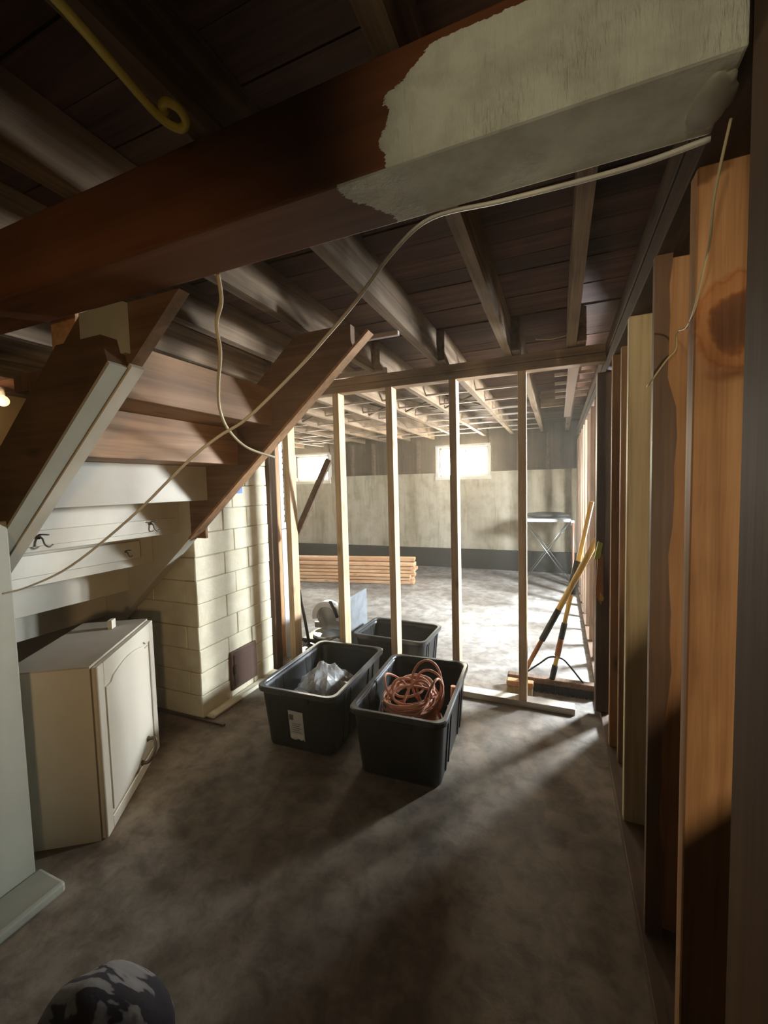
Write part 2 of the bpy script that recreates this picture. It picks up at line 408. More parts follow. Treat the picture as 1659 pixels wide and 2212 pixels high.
# ------------------------------------------------------------------ the shell
m = bpy.data.materials.new('glare_haze'); m.use_nodes = True; t = m.node_tree; MATS['glare_haze'] = m
t.nodes.remove(t.nodes['Principled BSDF']); vsn = N(t, 'ShaderNodeVolumeScatter')
vsn.inputs['Density'].default_value = .013; vsn.inputs['Anisotropy'].default_value = .65; vsn.inputs['Color'].default_value = (1, .90, .72, 1)
t.links.new(vsn.outputs[0], t.nodes['Material Output'].inputs['Volume'])
hz = obj('glare_haze', box(BM(), -6.25, 1.5, -3.3, 7.33, .005, 2.6), 'glare_haze'); hz['kind'] = 'structure'  # thin scattering volume added to imitate lens glare
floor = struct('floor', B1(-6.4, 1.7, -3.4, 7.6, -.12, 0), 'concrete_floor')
ceiling = struct('ceiling', B1(-6.4, 1.9, -3.4, 7.6, 2.62, 2.72), 'subfloor_x')
for k in range(78):                                   # subfloor boards across the joists
    y = -3.3 + k*.14
    if y > 7.5: break
    obj('floorboard', B1(-6.3, 1.8, y+.002, y+.136, 2.50+random.uniform(0, .006), 2.525, jit=.001), 'subfloor_x', ceiling)
def joist(x, y0, y1, w=.045, mat='old_joist_y'):
    bm = BM(); n = 14
    rows = []
    for i in range(n+1):
        y = y0+(y1-y0)*i/n
        q = [(x-w/2, 2.31), (x+w/2, 2.31), (x+w/2, 2.5), (x-w/2, 2.5)]
        rows.append([bm.verts.new((a+random.uniform(-.003, .003), y, z+random.uniform(-.0025, .0025))) for a, z in q])
    for i in range(n):
        for k in range(4): bm.faces.new((rows[i][k], rows[i][(k+1) % 4], rows[i+1][(k+1) % 4], rows[i+1][k]))
    bm.faces.new(rows[0]); bm.faces.new(rows[-1][::-1])
    return obj('joist', bm, mat, ceiling)
near_x = [-.297, -.757, -1.225, -1.675, -2.14, -2.6, -3.06, -3.5, .07, .50, .95, 1.4]
for x in near_x: joist(x, -3.1, 3.02, .048)
far_x = [-.245, -.715, -1.175, -1.63, -2.09, -2.55, -3.01, -3.47, -3.93, -4.39, -4.85, -5.3, .125, .56, 1.0]
for x in far_x: joist(x, 2.74, 7.4, .05)
for yy in (3.35, 3.85, 4.35, 4.85, 5.35, 5.9, 6.5, 7.0):  # thin strapping between the far joists
    for a, b_ in zip(sorted(far_x)[2:-4], sorted(far_x)[3:-3]):
        if random.random() < .88:
            z = 2.322+random.uniform(0, .012); y = yy+random.uniform(-.05, .05)
            obj('strapping', B1(a+.026, b_-.026, y, y+.028, z, z+.016), 'duct_pale', ceiling)
for k, (a, b_) in enumerate(zip(sorted(far_x)[3:-5], sorted(far_x)[4:-4])):   # cross bridging
    y = 4.55
    obj('bridging', bar(BM(), (a+.03, y, 2.33), (b_-.03, y+.01, 2.47), .035, .018), 'old_joist_x', ceiling)
    obj('bridging', bar(BM(), (a+.03, y+.045, 2.47), (b_-.03, y+.05, 2.33), .035, .018), 'old_joist_x', ceiling)
for y in (3.15, 3.45, 3.75, 4.05, 4.35):               # rungs and pale board in the last far bay
    obj('strapping', B1(-.03, .24, y, y+.022, 2.285, 2.307), 'duct_pale', ceiling)
obj('ledger', B1(.06, .13, 3.1, 5.6, 2.275, 2.284), 'duct_pale', ceiling)
obj('blocking', B1(-.18, .05, 4.95, 4.99, 2.31, 2.49), 'old_joist_x', ceiling)
obj('cleat', B1(-.99, -.775, 2.10, 2.125, 2.285, 2.308), 'duct_pale', ceiling)
obj('cleat', B1(-1.58, -1.12, 2.78, 2.80, 2.30, 2.33), 'duct_pale', ceiling)

# walls
wb = struct('wall_back', B1(-6.4, 1.7, 7.62, 7.66, 2.2, 2.62), 'sheath_dark')
W2 = (-2.0, -1.13); W1 = (-5.09, -4.29)
cuts = [-6.4, W1[0], W1[1], W2[0], W2[1], 1.7]
obj('concrete_panel', B1(-6.4, 1.7, 7.4, 7.66, 0, 1.63), 'concrete_wall', wb)
for a, b_ in ((cuts[0], cuts[1]), (cuts[2], cuts[3]), (cuts[4], cuts[5])):
    obj('concrete_panel', B1(a, b_, 7.4, 7.66, 1.63, 1.70), 'concrete_wall', wb)
    obj('sheathing', B1(a, b_, 7.56, 7.62, 1.70, 2.50), 'sheath_dark', wb)
    x = a+.02
    while x < b_-.04:
        obj('stud', B1(x, x+.045, 7.46, 7.56, 1.70, 2.31, bev=.002), 'plate_dark', wb); x += .46
for w_ in (W1, W2): obj('header', B1(w_[0], w_[1], 7.46, 7.62, 2.15, 2.5), 'sheath_dark', wb)
obj('footing', B1(-6.3, 1.4, 7.34, 7.4, 0, .34, bev=.004), 'black_paint', wb)
for i, w_ in enumerate((W1, W2)):
    fr = BM(); x0, x1, z0, z1, y = w_[0], w_[1], 1.63, 2.15, 7.5
    for q in ((x0, x1, z0, z0+.035), (x0, x1, z1-.035, z1), (x0, x0+.035, z0, z1), (x1-.035, x1, z0, z1)):
        box(fr, q[0], q[1], y, y+.07, q[2], q[3], bev=.003)
    win = struct('window_%d' % (i+1), fr, 'window_frame_white')
    xm = (x0+x1)/2+(.03 if i else .0)
    obj('mullion', B1(xm-.009, xm+.009, y+.01, y+.05, z0+.035, z1-.035), 'panel_grey', win)
    if i == 0: obj('mullion', B1(x0+.2, x0+.215, y+.01, y+.05, z0+.035, z1-.035), 'panel_grey', win)
    obj('pane', B1(x0+.035, xm-.009, y+.03, y+.034, z0+.035, z1-.035), 'window_glass', win)
    obj('pane', B1(xm+.009, x1-.035, y+.03, y+.034, z0+.035, z1-.035), 'window_glass', win)
    obj('casing', B1(x0-.06, x1+.06, y-.13, y-.10, z0-.06, z0, bev=.003), 'window_frame_white', win)
    obj('casing', B1(x1, x1+.05, y-.13, y-.045, z0, z1, bev=.003), 'window_frame_white', win)
    obj('casing', B1(x0-.05, x0, y-.13, y-.045, z0, z1, bev=.003), 'window_frame_white', win)
    obj('casing', B1(x0-.05, x1+.05, y-.13, y-.10, z1, z1+.04, bev=.003), 'window_frame_white', win)
struct('wall_left', B1(-6.4, -6.3, -3.4, 7.66, 0, 2.62), 'concrete_wall')
struct('wall_front', B1(-6.4, 1.7, -3.45, -3.35, 0, 2.62), 'wall_warm')
# outer right wall with a small window
wo = struct('wall_outer', B1(1.55, 1.65, -3.4, 4.28, 0, 2.62), 'concrete_wall')
obj('wall_section', B1(1.55, 1.65, 4.92, 7.66, 0, 2.62), 'concrete_wall', wo)
obj('wall_section', B1(1.55, 1.65, 4.28, 4.92, 0, 1.42), 'concrete_wall', wo)
obj('wall_section', B1(1.55, 1.65, 4.28, 4.92, 2.02, 2.62), 'concrete_wall', wo)
fr = BM()
for q in ((4.28, 4.92, 1.42, 1.45), (4.28, 4.92, 1.99, 2.02), (4.28, 4.31, 1.42, 2.02), (4.89, 4.92, 1.42, 2.02)):
    box(fr, 1.55, 1.6, q[0], q[1], q[2], q[3])
win = struct('window_3', fr, 'window_frame_white')
obj('mullion', B1(1.56, 1.59, 4.59, 4.61, 1.45, 1.99), 'window_frame_white', win)
# closure left of the chimney, wall beyond the stairs
struct('wall_middle', B1(-6.3, -2.95, 2.76, 2.84, 0, 2.5), 'wall_warm')

# ------------------------------------------------------------------ right stud wall
rw = struct('wall_right', B1(1.06, 1.08, -.3, 2.88, 0, 2.31), 'sheath_dark')
obj('cross_boarding', B1(.352, 1.06, 2.85, 2.87, 0, 2.31), 'sheath_dark', rw)
obj('top_plate', B1(.255, .345, .80, 7.38, 2.225, 2.305, bev=.003), 'plate_black', rw)
obj('top_plate', B1(.26, .35, .80, 7.38, 2.145, 2.222, bev=.003), 'plate_black', rw)
obj('bottom_plate', B1(.245, .335, 1.0, 7.38, 0, .045, bev=.003), 'plate_dark', rw)
def stud(x0, x1, y0, y1, mat, label=None, z0=.045, z1=2.145, name='stud'):
    o = obj(name, B1(x0, x1, y0, y1, z0, z1, bev=.003, jit=.001), mat, rw)
    if label: o['label'] = label
    return o
stud(.266, .362, 1.10, 1.145, 'stud_knot', 'wide orange-brown stud with one big purple-grey knot')
stud(.296, .36, 1.50, 1.54, 'stud_orange')
# dark waney-edged board sistered to the second stud
bm = BM(); rows = []
for i in range(25):
    z = .045+2.10*i/24; wv = .006*math.sin(z*9)+.004*math.sin(z*23+1) + (.012 if .9 < z < 1.75 else 0)
    rows.append([bm.verts.new(p) for p in ((.258, 1.47, z), (.300+wv, 1.47, z), (.300+wv, 1.497, z), (.258, 1.497, z))])
for i in range(24):
    for k in range(4): bm.faces.new((rows[i][k], rows[i][(k+1) % 4], rows[i+1][(k+1) % 4], rows[i+1][k]))
bm.faces.new(rows[0]); bm.faces.new(rows[-1][::-1])
o = obj('sistered_board', bm, 'stud_dark', rw); o['label'] = 'dark grey-brown waney-edged board'
stud(.258, .36, 1.95, 1.99, 'stud_pale', 'pale yellowish painted stud')
stud(.283, .36, 2.36, 2.40, 'stud_aged')
stud(.258, .30, 2.50, 2.54, 'stud_aged')
y = 3.30
while y < 7.3:
    stud(.26, .345, y, y+.042, 'stud_far'); y += .42
post = obj('corner_post', B1(.215, .30, 2.86, 2.96, .045, 2.145, bev=.004), 'stud_dark', rw); post['label'] = 'dark corner post'
# post carrying the right end of the beam
pb = tag(obj('support_post', B1(.247, .345, .52, .774, 0, 2.305, bev=.004), 'post_brown'), 'dark brown support post at the far right edge, beside the painted beam end', 'post')

# ------------------------------------------------------------------ partition of new studs
pw = struct('wall_partition', B1(-2.30, .10, 2.84, 2.93, 0, .042, bev=.003), 'plate_floor')
obj('top_plate', B1(-2.30, .262, 2.84, 2.93, 2.205, 2.255, bev=.003), 'plate_x', pw)
obj('top_plate', B1(-2.20, .262, 2.835, 2.925, 2.257, 2.306, bev=.003), 'plate_x', pw)
for x in (-2.06, -1.590, -1.155, -.690, -.242):
    obj('stud', B1(x, x+.050, 2.84, 2.935, .042, 2.205, bev=.002, jit=.001), 'stud_new', pw)
# old posts at the chimney end
tag(obj('timber_post', B1(-2.243, -2.150, 2.765, 2.85, 0, 2.20, bev=.004), 'stud_dark'), 'dark brown timber post against the right side of the chimney', 'post')
tag(obj('timber_post', B1(-2.240, -2.172, 2.858, 2.93, .043, 2.20, bev=.004), 'stud_aged'), 'brown timber post behind the dark post, left of the white strip', 'post')
bm = BM(); box(bm, -2.24, -2.20, 2.97, 3.01, 1.20, 1.93)
z = 1.22
while z < 1.9:
    box(bm, -2.22, -2.199, 3.0, 3.013+random.uniform(0, .006), z, z+.035); z += .05
box(bm, -2.24, -2.20, 2.972, 3.045, .0, 1.14); box(bm, -2.24, -2.20, 2.97, 3.05, 1.15, 1.20)
tag(obj('drywall_strip', bm, 'white_strip'), 'ragged white drywall strip between brown posts at the left end of the partition', 'drywall')

# ------------------------------------------------------------------ main beam
bm = BM(); box(bm, -2.8, .246, .776, .943, 2.10, 2.305, bev=.006, seg=2)
tag(obj('ceiling_beam', bm, 'beam_painted'), 'big brown overhead beam with its right end brushed cream', 'beam')
# paint-daubed bracket blob at the beam's right end
bm = BM(); bmesh.ops.create_icosphere(bm, subdivisions=3, radius=1)
for v in bm.verts:
    n_ = noise.noise(v.co*2.2)*.2; v.co = Vector((.225+v.co.x*.03*(1+n_), .86+v.co.y*.055*(1+n_), 2.098+v.co.z*.012))
obj('paint_drip', bm, 'white_paint', bpy.data.objects['ceiling_beam'], True)

# ------------------------------------------------------------------ staircase rising to the right
def L(x): return 1.748+.847*(x+1.457)
st = thing('staircase', 'wooden staircase at left seen from below, brown above and cream below', 'staircase', (-3.4, 1.4, 0))
th = math.atan(.847); VH = .30/math.cos(th)
def stringer(y0, y1, x0, x1, mat, name, ztop=2.30, off=0, vh=VH):
    xt = (ztop-vh-L(0)-off)/.847
    xb = (ztop-L(0)-off)/.847
    pts = [(x0, L(x0)+off), (min(x1, xb), L(min(x1, xb))+off)]
    if x1 >= xb: pts += [(xt, ztop)]
    else: pts += [(x1, min(ztop, L(x1)+off+vh))] + ([(xt, ztop)] if L(x1)+off+vh > ztop else [])
    pts += [(x0, L(x0)+off+vh)]
    return obj(name, prism(BM(), pts, 1, y0, y1), mat, st)
o = stringer(1.90, 1.945, -2.08, -.95, 'stringer_wood', 'stringer')
o = stringer(1.90, 1.945, -3.42, -2.08, 'stair_white', 'stringer'); o['label'] = 'cream painted lower length'
o = stringer(.955, .995, -3.3, -1.0, 'stringer_dark', 'stringer', ztop=2.10)
# painted outer board, cut off square at the top
pts = [(-2.10, L(-2.10)), (-1.275, L(-1.275)), (-1.30, 1.985), (-1.52, 1.985), (-2.10, L(-2.10)+.29)]
o = obj('stringer_facing', prism(BM(), pts, 1, .885, .951), 'stringer_dark', st)
bm = bar(BM(), (-2.10, .915, L(-2.10)-.006), (-1.272, .915, L(-1.272)-.006), .058, .010, (0, 1, 0), 0)
bm.free(); bm = BM()
d = Vector((1, 0, .847)).normalized(); nrm = Vector((.847, 0, -1)).normalized()
def underplank(y0, y1, x0, x1, t0, t1):
    b2 = BM(); a = Vector((x0, 0, L(x0))); e = Vector((x1, 0, L(x1)))
    q = [a+nrm*t0, e+nrm*t0, e+nrm*t1, a+nrm*t1]
    return prism(b2, [(v.x, v.z) for v in q], 1, y0, y1)
o = obj('painted_edge', underplank(.885, .945, -2.12, -1.274, .001, .012), 'white_paint', st); o['label'] = 'pale painted underside of the near stringer'
o = obj('painted_edge', underplank(.950, .995, -2.14, -1.265, .001, .016), 'stair_white', st)
# thin strip nailed under the far stringer
o = obj('edge_strip', underplank(1.885, 1.948, -2.09, -.855, .001, .014), 'stud_aged', st)
o = obj('edge_strip', underplank(1.885, 1.948, -3.42, -2.095, .001, .012), 'stair_white', st)
y0, y1 = .996, 1.899
for n_ in range(-5, 6):
    xr = -2.42+.245*n_; zb = 1.04+.2*n_
    if zb < 0: 
        zb = 0.0
    zt = 1.04+.2*(n_+1)
    mat = 'stair_white' if n_ <= 2 else 'stair_wood'
    if n_ < 5:
        obj('riser', B1(xr-.02, xr, y0, y1, zb, zt-.001, bev=.002), mat, st)
    # tread above this riser runs on to the next riser
    mt = 'stair_white' if n_ <= -1 or n_ == 0 else 'stair_wood'
    if n_ < 4:
        obj('tread', B1(xr-.045, xr+.225, y0, y1, zt, zt+.035, bev=.003), mt, st)
# painted apron board on the white riser with a gap
obj('riser_board', B1(-2.178, -2.163, 1.0, 1.86, 1.265, 1.335, bev=.003, jit=.004), 'stair_white', st)
obj('riser_board', B1(-2.418, -2.400, 1.0, 1.80, 1.09, 1.20, bev=.003, jit=.004), 'stair_white', st)
def hook(x, y, z, s=1.0, name='coat_hook', label='', flip=1):
    bm = BM()
    tube(bm, smoothpts([(x+.003, y, z+.02*s), (x+.018*s, y+.008*flip*s, z+.012*s), (x+.03*s, y+.012*flip*s, z-.02*s), (x+.034*s, y+.03*flip*s, z-.035*s), (x+.03*s, y+.05*flip*s, z-.025*s)], 5), .0045*s, 8)
    cyl(bm, (x, y, z+.02*s), (x+.006, y, z+.02*s), .011*s, n=12)
    tube(bm, smoothpts([(x+.004, y, z+.025*s), (x+.03*s, y-.01*flip*s, z+.035*s), (x+.04*s, y+.03*flip*s, z+.03*s)], 4), .004*s, 8)
    tag(obj(name, bm, 'hook_metal', None, True), label, 'hook')
hook(-2.163, 1.13, 1.29, .85, label='rusty coat hook at the left on the white riser under the stairs')
hook(-2.163, 1.69, 1.30, .8, label='small dark coat hook on the white riser beside the far stringer')
hook(-2.4, 1.70, 1.13, .6, label='pale screw hook under the stairs, one step below the dark hooks')
# things above the near stringer
tag(obj('wall_panel', B1(-1.478, -1.262, .938, .9535, 1.94, 2.098), 'white_paint'), 'small square of pale wallboard between beam and top of near stringer', 'panel')
bm = BM(); box(bm, -1.74, -1.60, 1.0, 1.045, 1.80, 2.309, bev=.003)
tag(obj('short_post', bm, 'stair_wood'), 'short orange-brown post hanging from the joists above the near stringer', 'post')
bm = BM(); box(bm, -2.12, -1.75, 1.06, 1.10, 1.93, 2.0, bev=.003); box(bm, -2.02, -1.93, 1.06, 1.10, 1.60, 1.93, bev=.003)
tag(obj('stair_rail', bm, 'stud_dark'), 'dark rail bracket above the stairs at the left edge', 'rail')
bm = bar(BM(), (-2.12, 1.15, 1.50), (-1.78, 1.15, 1.86), .02, .05)
tag(obj('handrail', bm, 'stair_white'), 'pale sloping handrail end above the stairs at the left edge', 'handrail')
# wall seen above the stairs and the bulb in front of it
struct('wall_stairwell', B1(-5.2, -5.12, -.6, 2.76, 0, 2.5), 'wall_warm')
bl = thing('light_bulb', 'glowing warm bulb at the left edge beyond the stairs', 'bulb', (-4.75, 2.28, 2.3))
bm = BM(); bmesh.ops.create_uvsphere(bm, u_segments=16, v_segments=12, radius=.05)
for v in bm.verts: v.co = Vector((-4.75, 2.28, 2.37))+v.co
obj('globe', bm, 'bulb_glow', bl, True)
obj('socket', cyl(BM(), (-4.75, 2.28, 2.42), (-4.75, 2.28, 2.50), .022, n=14), 'white_plastic', bl)

# ------------------------------------------------------------------ left stub wall, curb
tag(obj('pale_post', B1(-2.02, -1.876, .30, .885, 0, 1.405, bev=.004), 'white_paint'), 'pale painted stub wall at the left edge below the near stringer', 'wall')
bm = BM(); box(bm, -1.874, -1.715, .20, .90, 0, .042, bev=.012, seg=2)
tag(obj('floor_sill', bm, 'white_paint'), 'low pale painted sill on the floor at the foot of the left stub wall', 'sill')

# ------------------------------------------------------------------ chimney of painted blocks
ch = thing('chimney', 'cream painted block chimney behind the foot of the stairs', 'chimney', (-2.55, 2.35, 0))
obj('core', B1(-3.0, -2.162, 1.992, 2.715, 0, 2.3), 'mortar', ch)
hc = .1525
for c_ in range(15):
    z0 = c_*hc; z1 = z0+hc-.004
    off = (c_ % 2)*.16
    xs = [-3.02]; x = -3.02+.32-off if off else -3.02+.32
    while x < -2.40: xs.append(x); x += .32
    xs.append(-2.150 if c_ % 2 == 0 else -2.253)
    for a, b_ in zip(xs, xs[1:]):
        j = random.uniform(-.003, .003)
        obj('block', B1(a+.0015, b_-.0015 if b_ < -2.16 else b_, 1.980+j, 2.24 if (c_ % 2 == 0 and b_ > -2.16) else 2.08, z0, z1, bev=.005, jit=.0015), 'cream_block', ch)
    ys = [2.243 if c_ % 2 == 0 else 1.980]; y = ys[0]+(.24 if c_ % 2 == 0 else .36)
    while y < 2.64: ys.append(y); y += .32
    ys.append(2.725)
    for a, b_ in zip(ys, ys[1:]):
        j = random.uniform(-.003, .003)
        if 2 <= c_ <= 2 and False: continue
        obj('block', B1(-2.25, -2.150+j, a+.0015, b_-.0015, z0, z1, bev=.004, jit=.0015), 'cream_block', ch)
bm = BM(); box(bm, -2.158, -2.132, 2.235, 2.505, .07, .345, bev=.004); box(bm, -2.134, -2.126, 2.26, 2.48, .095, .32, bev=.003)
hd = obj('cleanout_door', bm, 'brown_rust', ch); hd['label'] = 'rusty brown cleanout door'
obj('latch', B1(-2.127, -2.112, 2.255, 2.275, .19, .25, bev=.002), 'hook_metal', hd)
bm = BM(); box(bm, -2.149, -2.08, 2.0, 2.72, 0, .03, bev=.012, jit=.004)
obj('base_rubble', bm, 'cream_block', ch)
tag(obj('tape_piece', B1(-2.1465, -2.144, 2.36, 2.44, 1.47, 1.545), 'blue_tape'), 'small blue tape patch high on the chimney beside the stringer', 'tape')
tag(obj('wood_scrap', B1(-2.145, -2.02, 1.955, 1.976, 1.20, 1.31, bev=.002), 'stair_wood'), 'brown board scrap between stringer and chimney corner', 'board')
tag(obj('floor_rod', bar(BM(), (-2.56, 1.955, .008), (-1.955, 1.965, .008), .014, .014), 'hook_metal'), 'thin dark rod on the floor along the chimney front', 'rod')

# ------------------------------------------------------------------ white cabinet standing on the floor
cb = thing('cabinet', 'white wall cabinet standing on the floor beneath the stairs', 'cabinet', (-1.80, 1.11, 0))
ux = Vector((-.548, .837, 0)).normalized(); wx = Vector((-.837, -.548, 0)).normalized(); WD = .655; DP = .35; CH = .77
CM = Matrix((ux, wx, Vector((0, 0, 1)))).transposed().to_4x4(); CM.translation = Vector((-1.80, 1.11, 0))
bm = BM(); box(bm, .0, WD, .022, DP, 0, CH-.004, mat=CM)
# face frame gap
obj('carcass', bm, 'cabinet_white', cb)
obj('top_board', box(BM(), -.002, WD+.002, .022, DP+.002, CH-.004, CH+.003, mat=CM), 'cabinet_top', cb)
bm = BM()
# door slab with an arched raised panel: slab + frame rails
box(bm, .004, WD-.004, .004, .018, .006, CH-.006, bev=.002, mat=CM)
fw = .055
box(bm, .004, .004+fw, -.006, .005, .006, CH-.006, bev=.003, mat=CM)
box(bm, WD-.004-fw, WD-.004, -.006, .005, .006, CH-.006, bev=.003, mat=CM)
box(bm, .004+fw, WD-.004-fw, -.006, .005, .006, .006+fw, bev=.003, mat=CM)
def arch(u): return CH-.006-fw-.045*(1-abs(math.cos((u-.5)*math.pi)))**1.0 if .12 < u < .88 else CH-.006-fw-.045
N_ = 20; u0 = .004+fw; u1 = WD-.004-fw
pts = [(u0, CH-.006)] + [(u0+(u1-u0)*k/N_, arch(k/N_)) for k in range(N_+1)] + [(u1, CH-.006)]
b3 = BM(); prism(b3, pts, 1, -.006, .005)
for v in b3.verts: v.co = CM @ v.co
me = bpy.data.meshes.new('tmp'); b3.to_mesh(me); b3.free(); bm.from_mesh(me); bpy.data.meshes.remove(me)
door = obj('door', bm, 'cabinet_white', cb)
ip = .02
pts = [(u0+ip, .006+fw+ip), (u1-ip, .006+fw+ip)] + [(u1-ip-(u1-u0-2*ip)*k/N_, arch(1-k/N_)-ip) for k in range(N_+1)]
b3 = BM(); prism(b3, pts, 1, -.003, .005)
for v in b3.verts: v.co = CM @ v.co
obj('raised_panel', b3, 'cabinet_white', door)
bm = BM()
hp = [(.49, -.006, .155), (.49, -.040, .15), (.45, -.052, .115), (.40, -.040, .085), (.395, -.006, .08)]
tube(bm, [CM @ Vector(p) for p in smoothpts(hp, 6)], .0085, 10)
for aa, zz in ((.49, .155), (.395, .08)): cyl(bm, CM @ Vector((aa, -.005, zz)), CM @ Vector((aa, -.010, zz)), .014, n=14)
obj('handle', bm, 'hook_metal', door)
tag(obj('paper_scrap', box(BM(), .50, .545, .14, .16, CH+.004, CH+.05, mat=CM), 'cream_paint'), 'small cream block standing on the cabinet top at its back corner', 'block')

# ------------------------------------------------------------------ storage bins
def bin_(c, size, H, ang, label, inset=.045, group='open black storage bins', paper=False):
    root = thing('storage_bin', label, 'bin', (c[0], c[1], 0), group)
    mat = Matrix.Rotation(ang, 4, 'Z'); mat.translation = Vector((c[0], c[1], 0))
    sx, sy_ = size[0]/2, size[1]/2
    def ring(bm, hx, hy, z, r=.05, n=5):
        vs = []
        for (qx, qy, a0) in ((1, 1, 0), (-1, 1, 90), (-1, -1, 180), (1, -1, 270)):
            for k in range(n+1):
                a = R(a0+90*k/n)
                vs.append(bm.verts.new(mat @ Vector((qx*(hx-r)+r*math.cos(a), qy*(hy-r)+r*math.sin(a), z))))
        return vs
    bm = BM()
    lv = [(inset, .0), (inset-.004, .012), (.018, H-.05), (.016, H-.012)]
    rings = [ring(bm, sx-i, sy_-i, z) for i, z in lv]
    inner = [ring(bm, sx-i-.006, sy_-i-.006, max(z, .010)) for i, z in reversed(lv)]
    allr = rings+inner
    for A, B in zip(allr, allr[1:]):
        n = len(A)
        for k in range(n):
            f = bm.faces.new((A[k], A[(k+1) % n], B[(k+1) % n], B[k])); f.smooth = True
    bm.faces.new(rings[0][::-1]); bm.faces.new(inner[-1])
    obj('body', bm, 'black_plastic', root)
    bm = BM()
    prof = [(.016, H-.03), (.0, H-.028), (-.002, H-.004), (.004, H), (.022, H-.001), (.026, H-.008), (.0235, H-.014)]
    rr_ = [ring(bm, sx-i, sy_-i, z, .055) for i, z in prof]
    for A, B in zip(rr_, rr_[1:]+rr_[:1]):
        n = len(A)
        for k in range(n):
            f = bm.faces.new((A[k], A[(k+1) % n], B[(k+1) % n], B[k]))
    obj('rim', bm, 'bin_edge', root)
    for s in (-1, 1):
        for yy in (-.55, -.35, .35, .55):
            bm = BM()
            a = s*(sx-.018); bt = s*(sx-inset+.004)
            y_ = yy*sy_
            b4 = BM(); box(b4, -.007, .007, -.010, .010, 0, 1)
            for v in b4.verts:
                u = v.co.z; v.co = mat @ Vector((v.co.x + bt+(a-bt)*u, y_+v.co.y, .02+(H-.055)*u))
            me = bpy.data.meshes.new('t'); b4.to_mesh(me); b4.free(); bm.from_mesh(me); bpy.data.meshes.remove(me)
            obj('rib', bm, 'black_plastic', root)
    for s in (-1, 1):
        bm = BM(); box(bm, -.09, .09, -.012, .012, H-.065, H-.028, bev=.005)
        for v in bm.verts: v.co = mat @ Vector((v.co.x, v.co.y+s*(sy_-.012), v.co.z))
        obj('grip', bm, 'black_plastic', root)
    return root, mat
binA, mA = bin_((-1.378, 2.270), (.515, .765), .36, R(1.5), 'open black storage bin holding a clear plastic bag, white label on its front')
binB, mB = bin_((-.766, 2.228), (.512, .745), .36, R(2.5), 'open black storage bin holding a coiled orange extension cord')
binC, mC = bin_((-1.250, 3.235), (.64, .46), .29, R(-2.0), 'shorter open black bin behind the partition studs, empty')
# torn paper label on the first bin
tilt = Matrix.Translation(Vector((-1.372, 1.917, .148))) @ Matrix.Rotation(R(1.5), 4, 'Z') @ Matrix.Rotation(R(5), 4, 'X')
bm = BM(); nb = 9
pts = [(-.05, .092), (.046, .088), (.048, -.088)] + [(.048-.096*k/nb, -.082-random.uniform(-.006, .006)) for k in range(1, nb)] + [(-.046, -.078)]
prism(bm, pts, 1, -.0012, 0)
for v in bm.verts: v.co = tilt @ v.co
lb = obj('label_sticker', bm, 'label_paper', binA); lb['label'] = 'torn pale paper label'
bm = BM(); box(bm, -.044, -.017, -.0022, -.0012, .035, .068)
for k in range(5): box(bm, -.03, .03-.01*(k % 2), -.0018, -.0012, .012-.013*k, .015-.013*k)
for v in bm.verts: v.co = tilt @ v.co
obj('print', bm, 'label_ink', lb)
bm = BM(); box(bm, -.046, .042, -.002, -.0012, -.076, -.050)
for v in bm.verts: v.co = tilt @ v.co
obj('blank_strip', bm, 'label_blank', lb)
# crumpled clear bag
bg_ = thing('plastic_bag', 'crumpled clear plastic bag inside the left storage bin', 'bag', (-1.40, 2.22, .02))
bm = BM(); bmesh.ops.create_icosphere(bm, subdivisions=4, radius=1)
for v in bm.verts:
    p = v.co.copy()
    n_ = noise.noise(p*2.1)*.22 + abs(noise.noise(p*5))*.18
    tip = max(0, p.z)**3
    v.co = Vector((-1.39+p.x*.18*(1+n_)*(1-.45*tip), 2.27+p.y*.20*(1+n_)*(1-.45*tip), .17+p.z*(.15+.05*tip)*(1+n_*.9)))
obj('bag_skin', bm, 'clear_plastic', bg_, False)
bm = BM(); bmesh.ops.create_icosphere(bm, subdivisions=2, radius=1)
for v in bm.verts: v.co = Vector((-1.36+v.co.x*.09, 2.30+v.co.y*.11, .16+v.co.z*.10))*1
obj('contents', bm, 'panel_grey', bg_)
bm = BM()
for rr0, rr1 in ((.085, .060),):
    n = 28; c0 = Vector((-1.455, 2.07, .14)); ax = Vector((.25, -.45, .8)).normalized(); s = ax.cross(Vector((0, 0, 1))).normalized(); u = s.cross(ax)
    rings = []
    for (rad, h) in ((rr0, 0), (rr0, .09), (rr1, .09), (rr1, 0)):
        rings.append([bm.verts.new(c0+ax*h+(s*math.cos(k*2*math.pi/n)+u*math.sin(k*2*math.pi/n))*rad) for k in range(n)])
    for A, B in zip(rings, rings[1:]+rings[:1]):
        for k in range(n):
            f = bm.faces.new((A[k], A[(k+1) % n], B[(k+1) % n], B[k])); f.smooth = True
tag(obj('tape_roll', bm, 'panel_grey'), 'grey roll lying under the clear bag in the left bin', 'tape roll')
bm = BM(); bmesh.ops.create_icosphere(bm, subdivisions=3, radius=1)
for v in bm.verts: v.co = Vector((-1.225, 2.515, .10))+v.co*.07*(1+noise.noise(v.co*2)*.2)
tag(obj('dark_bundle', bm, 'dark_bag', None, True), 'dark bundle in the far right corner of the left bin', 'bundle')
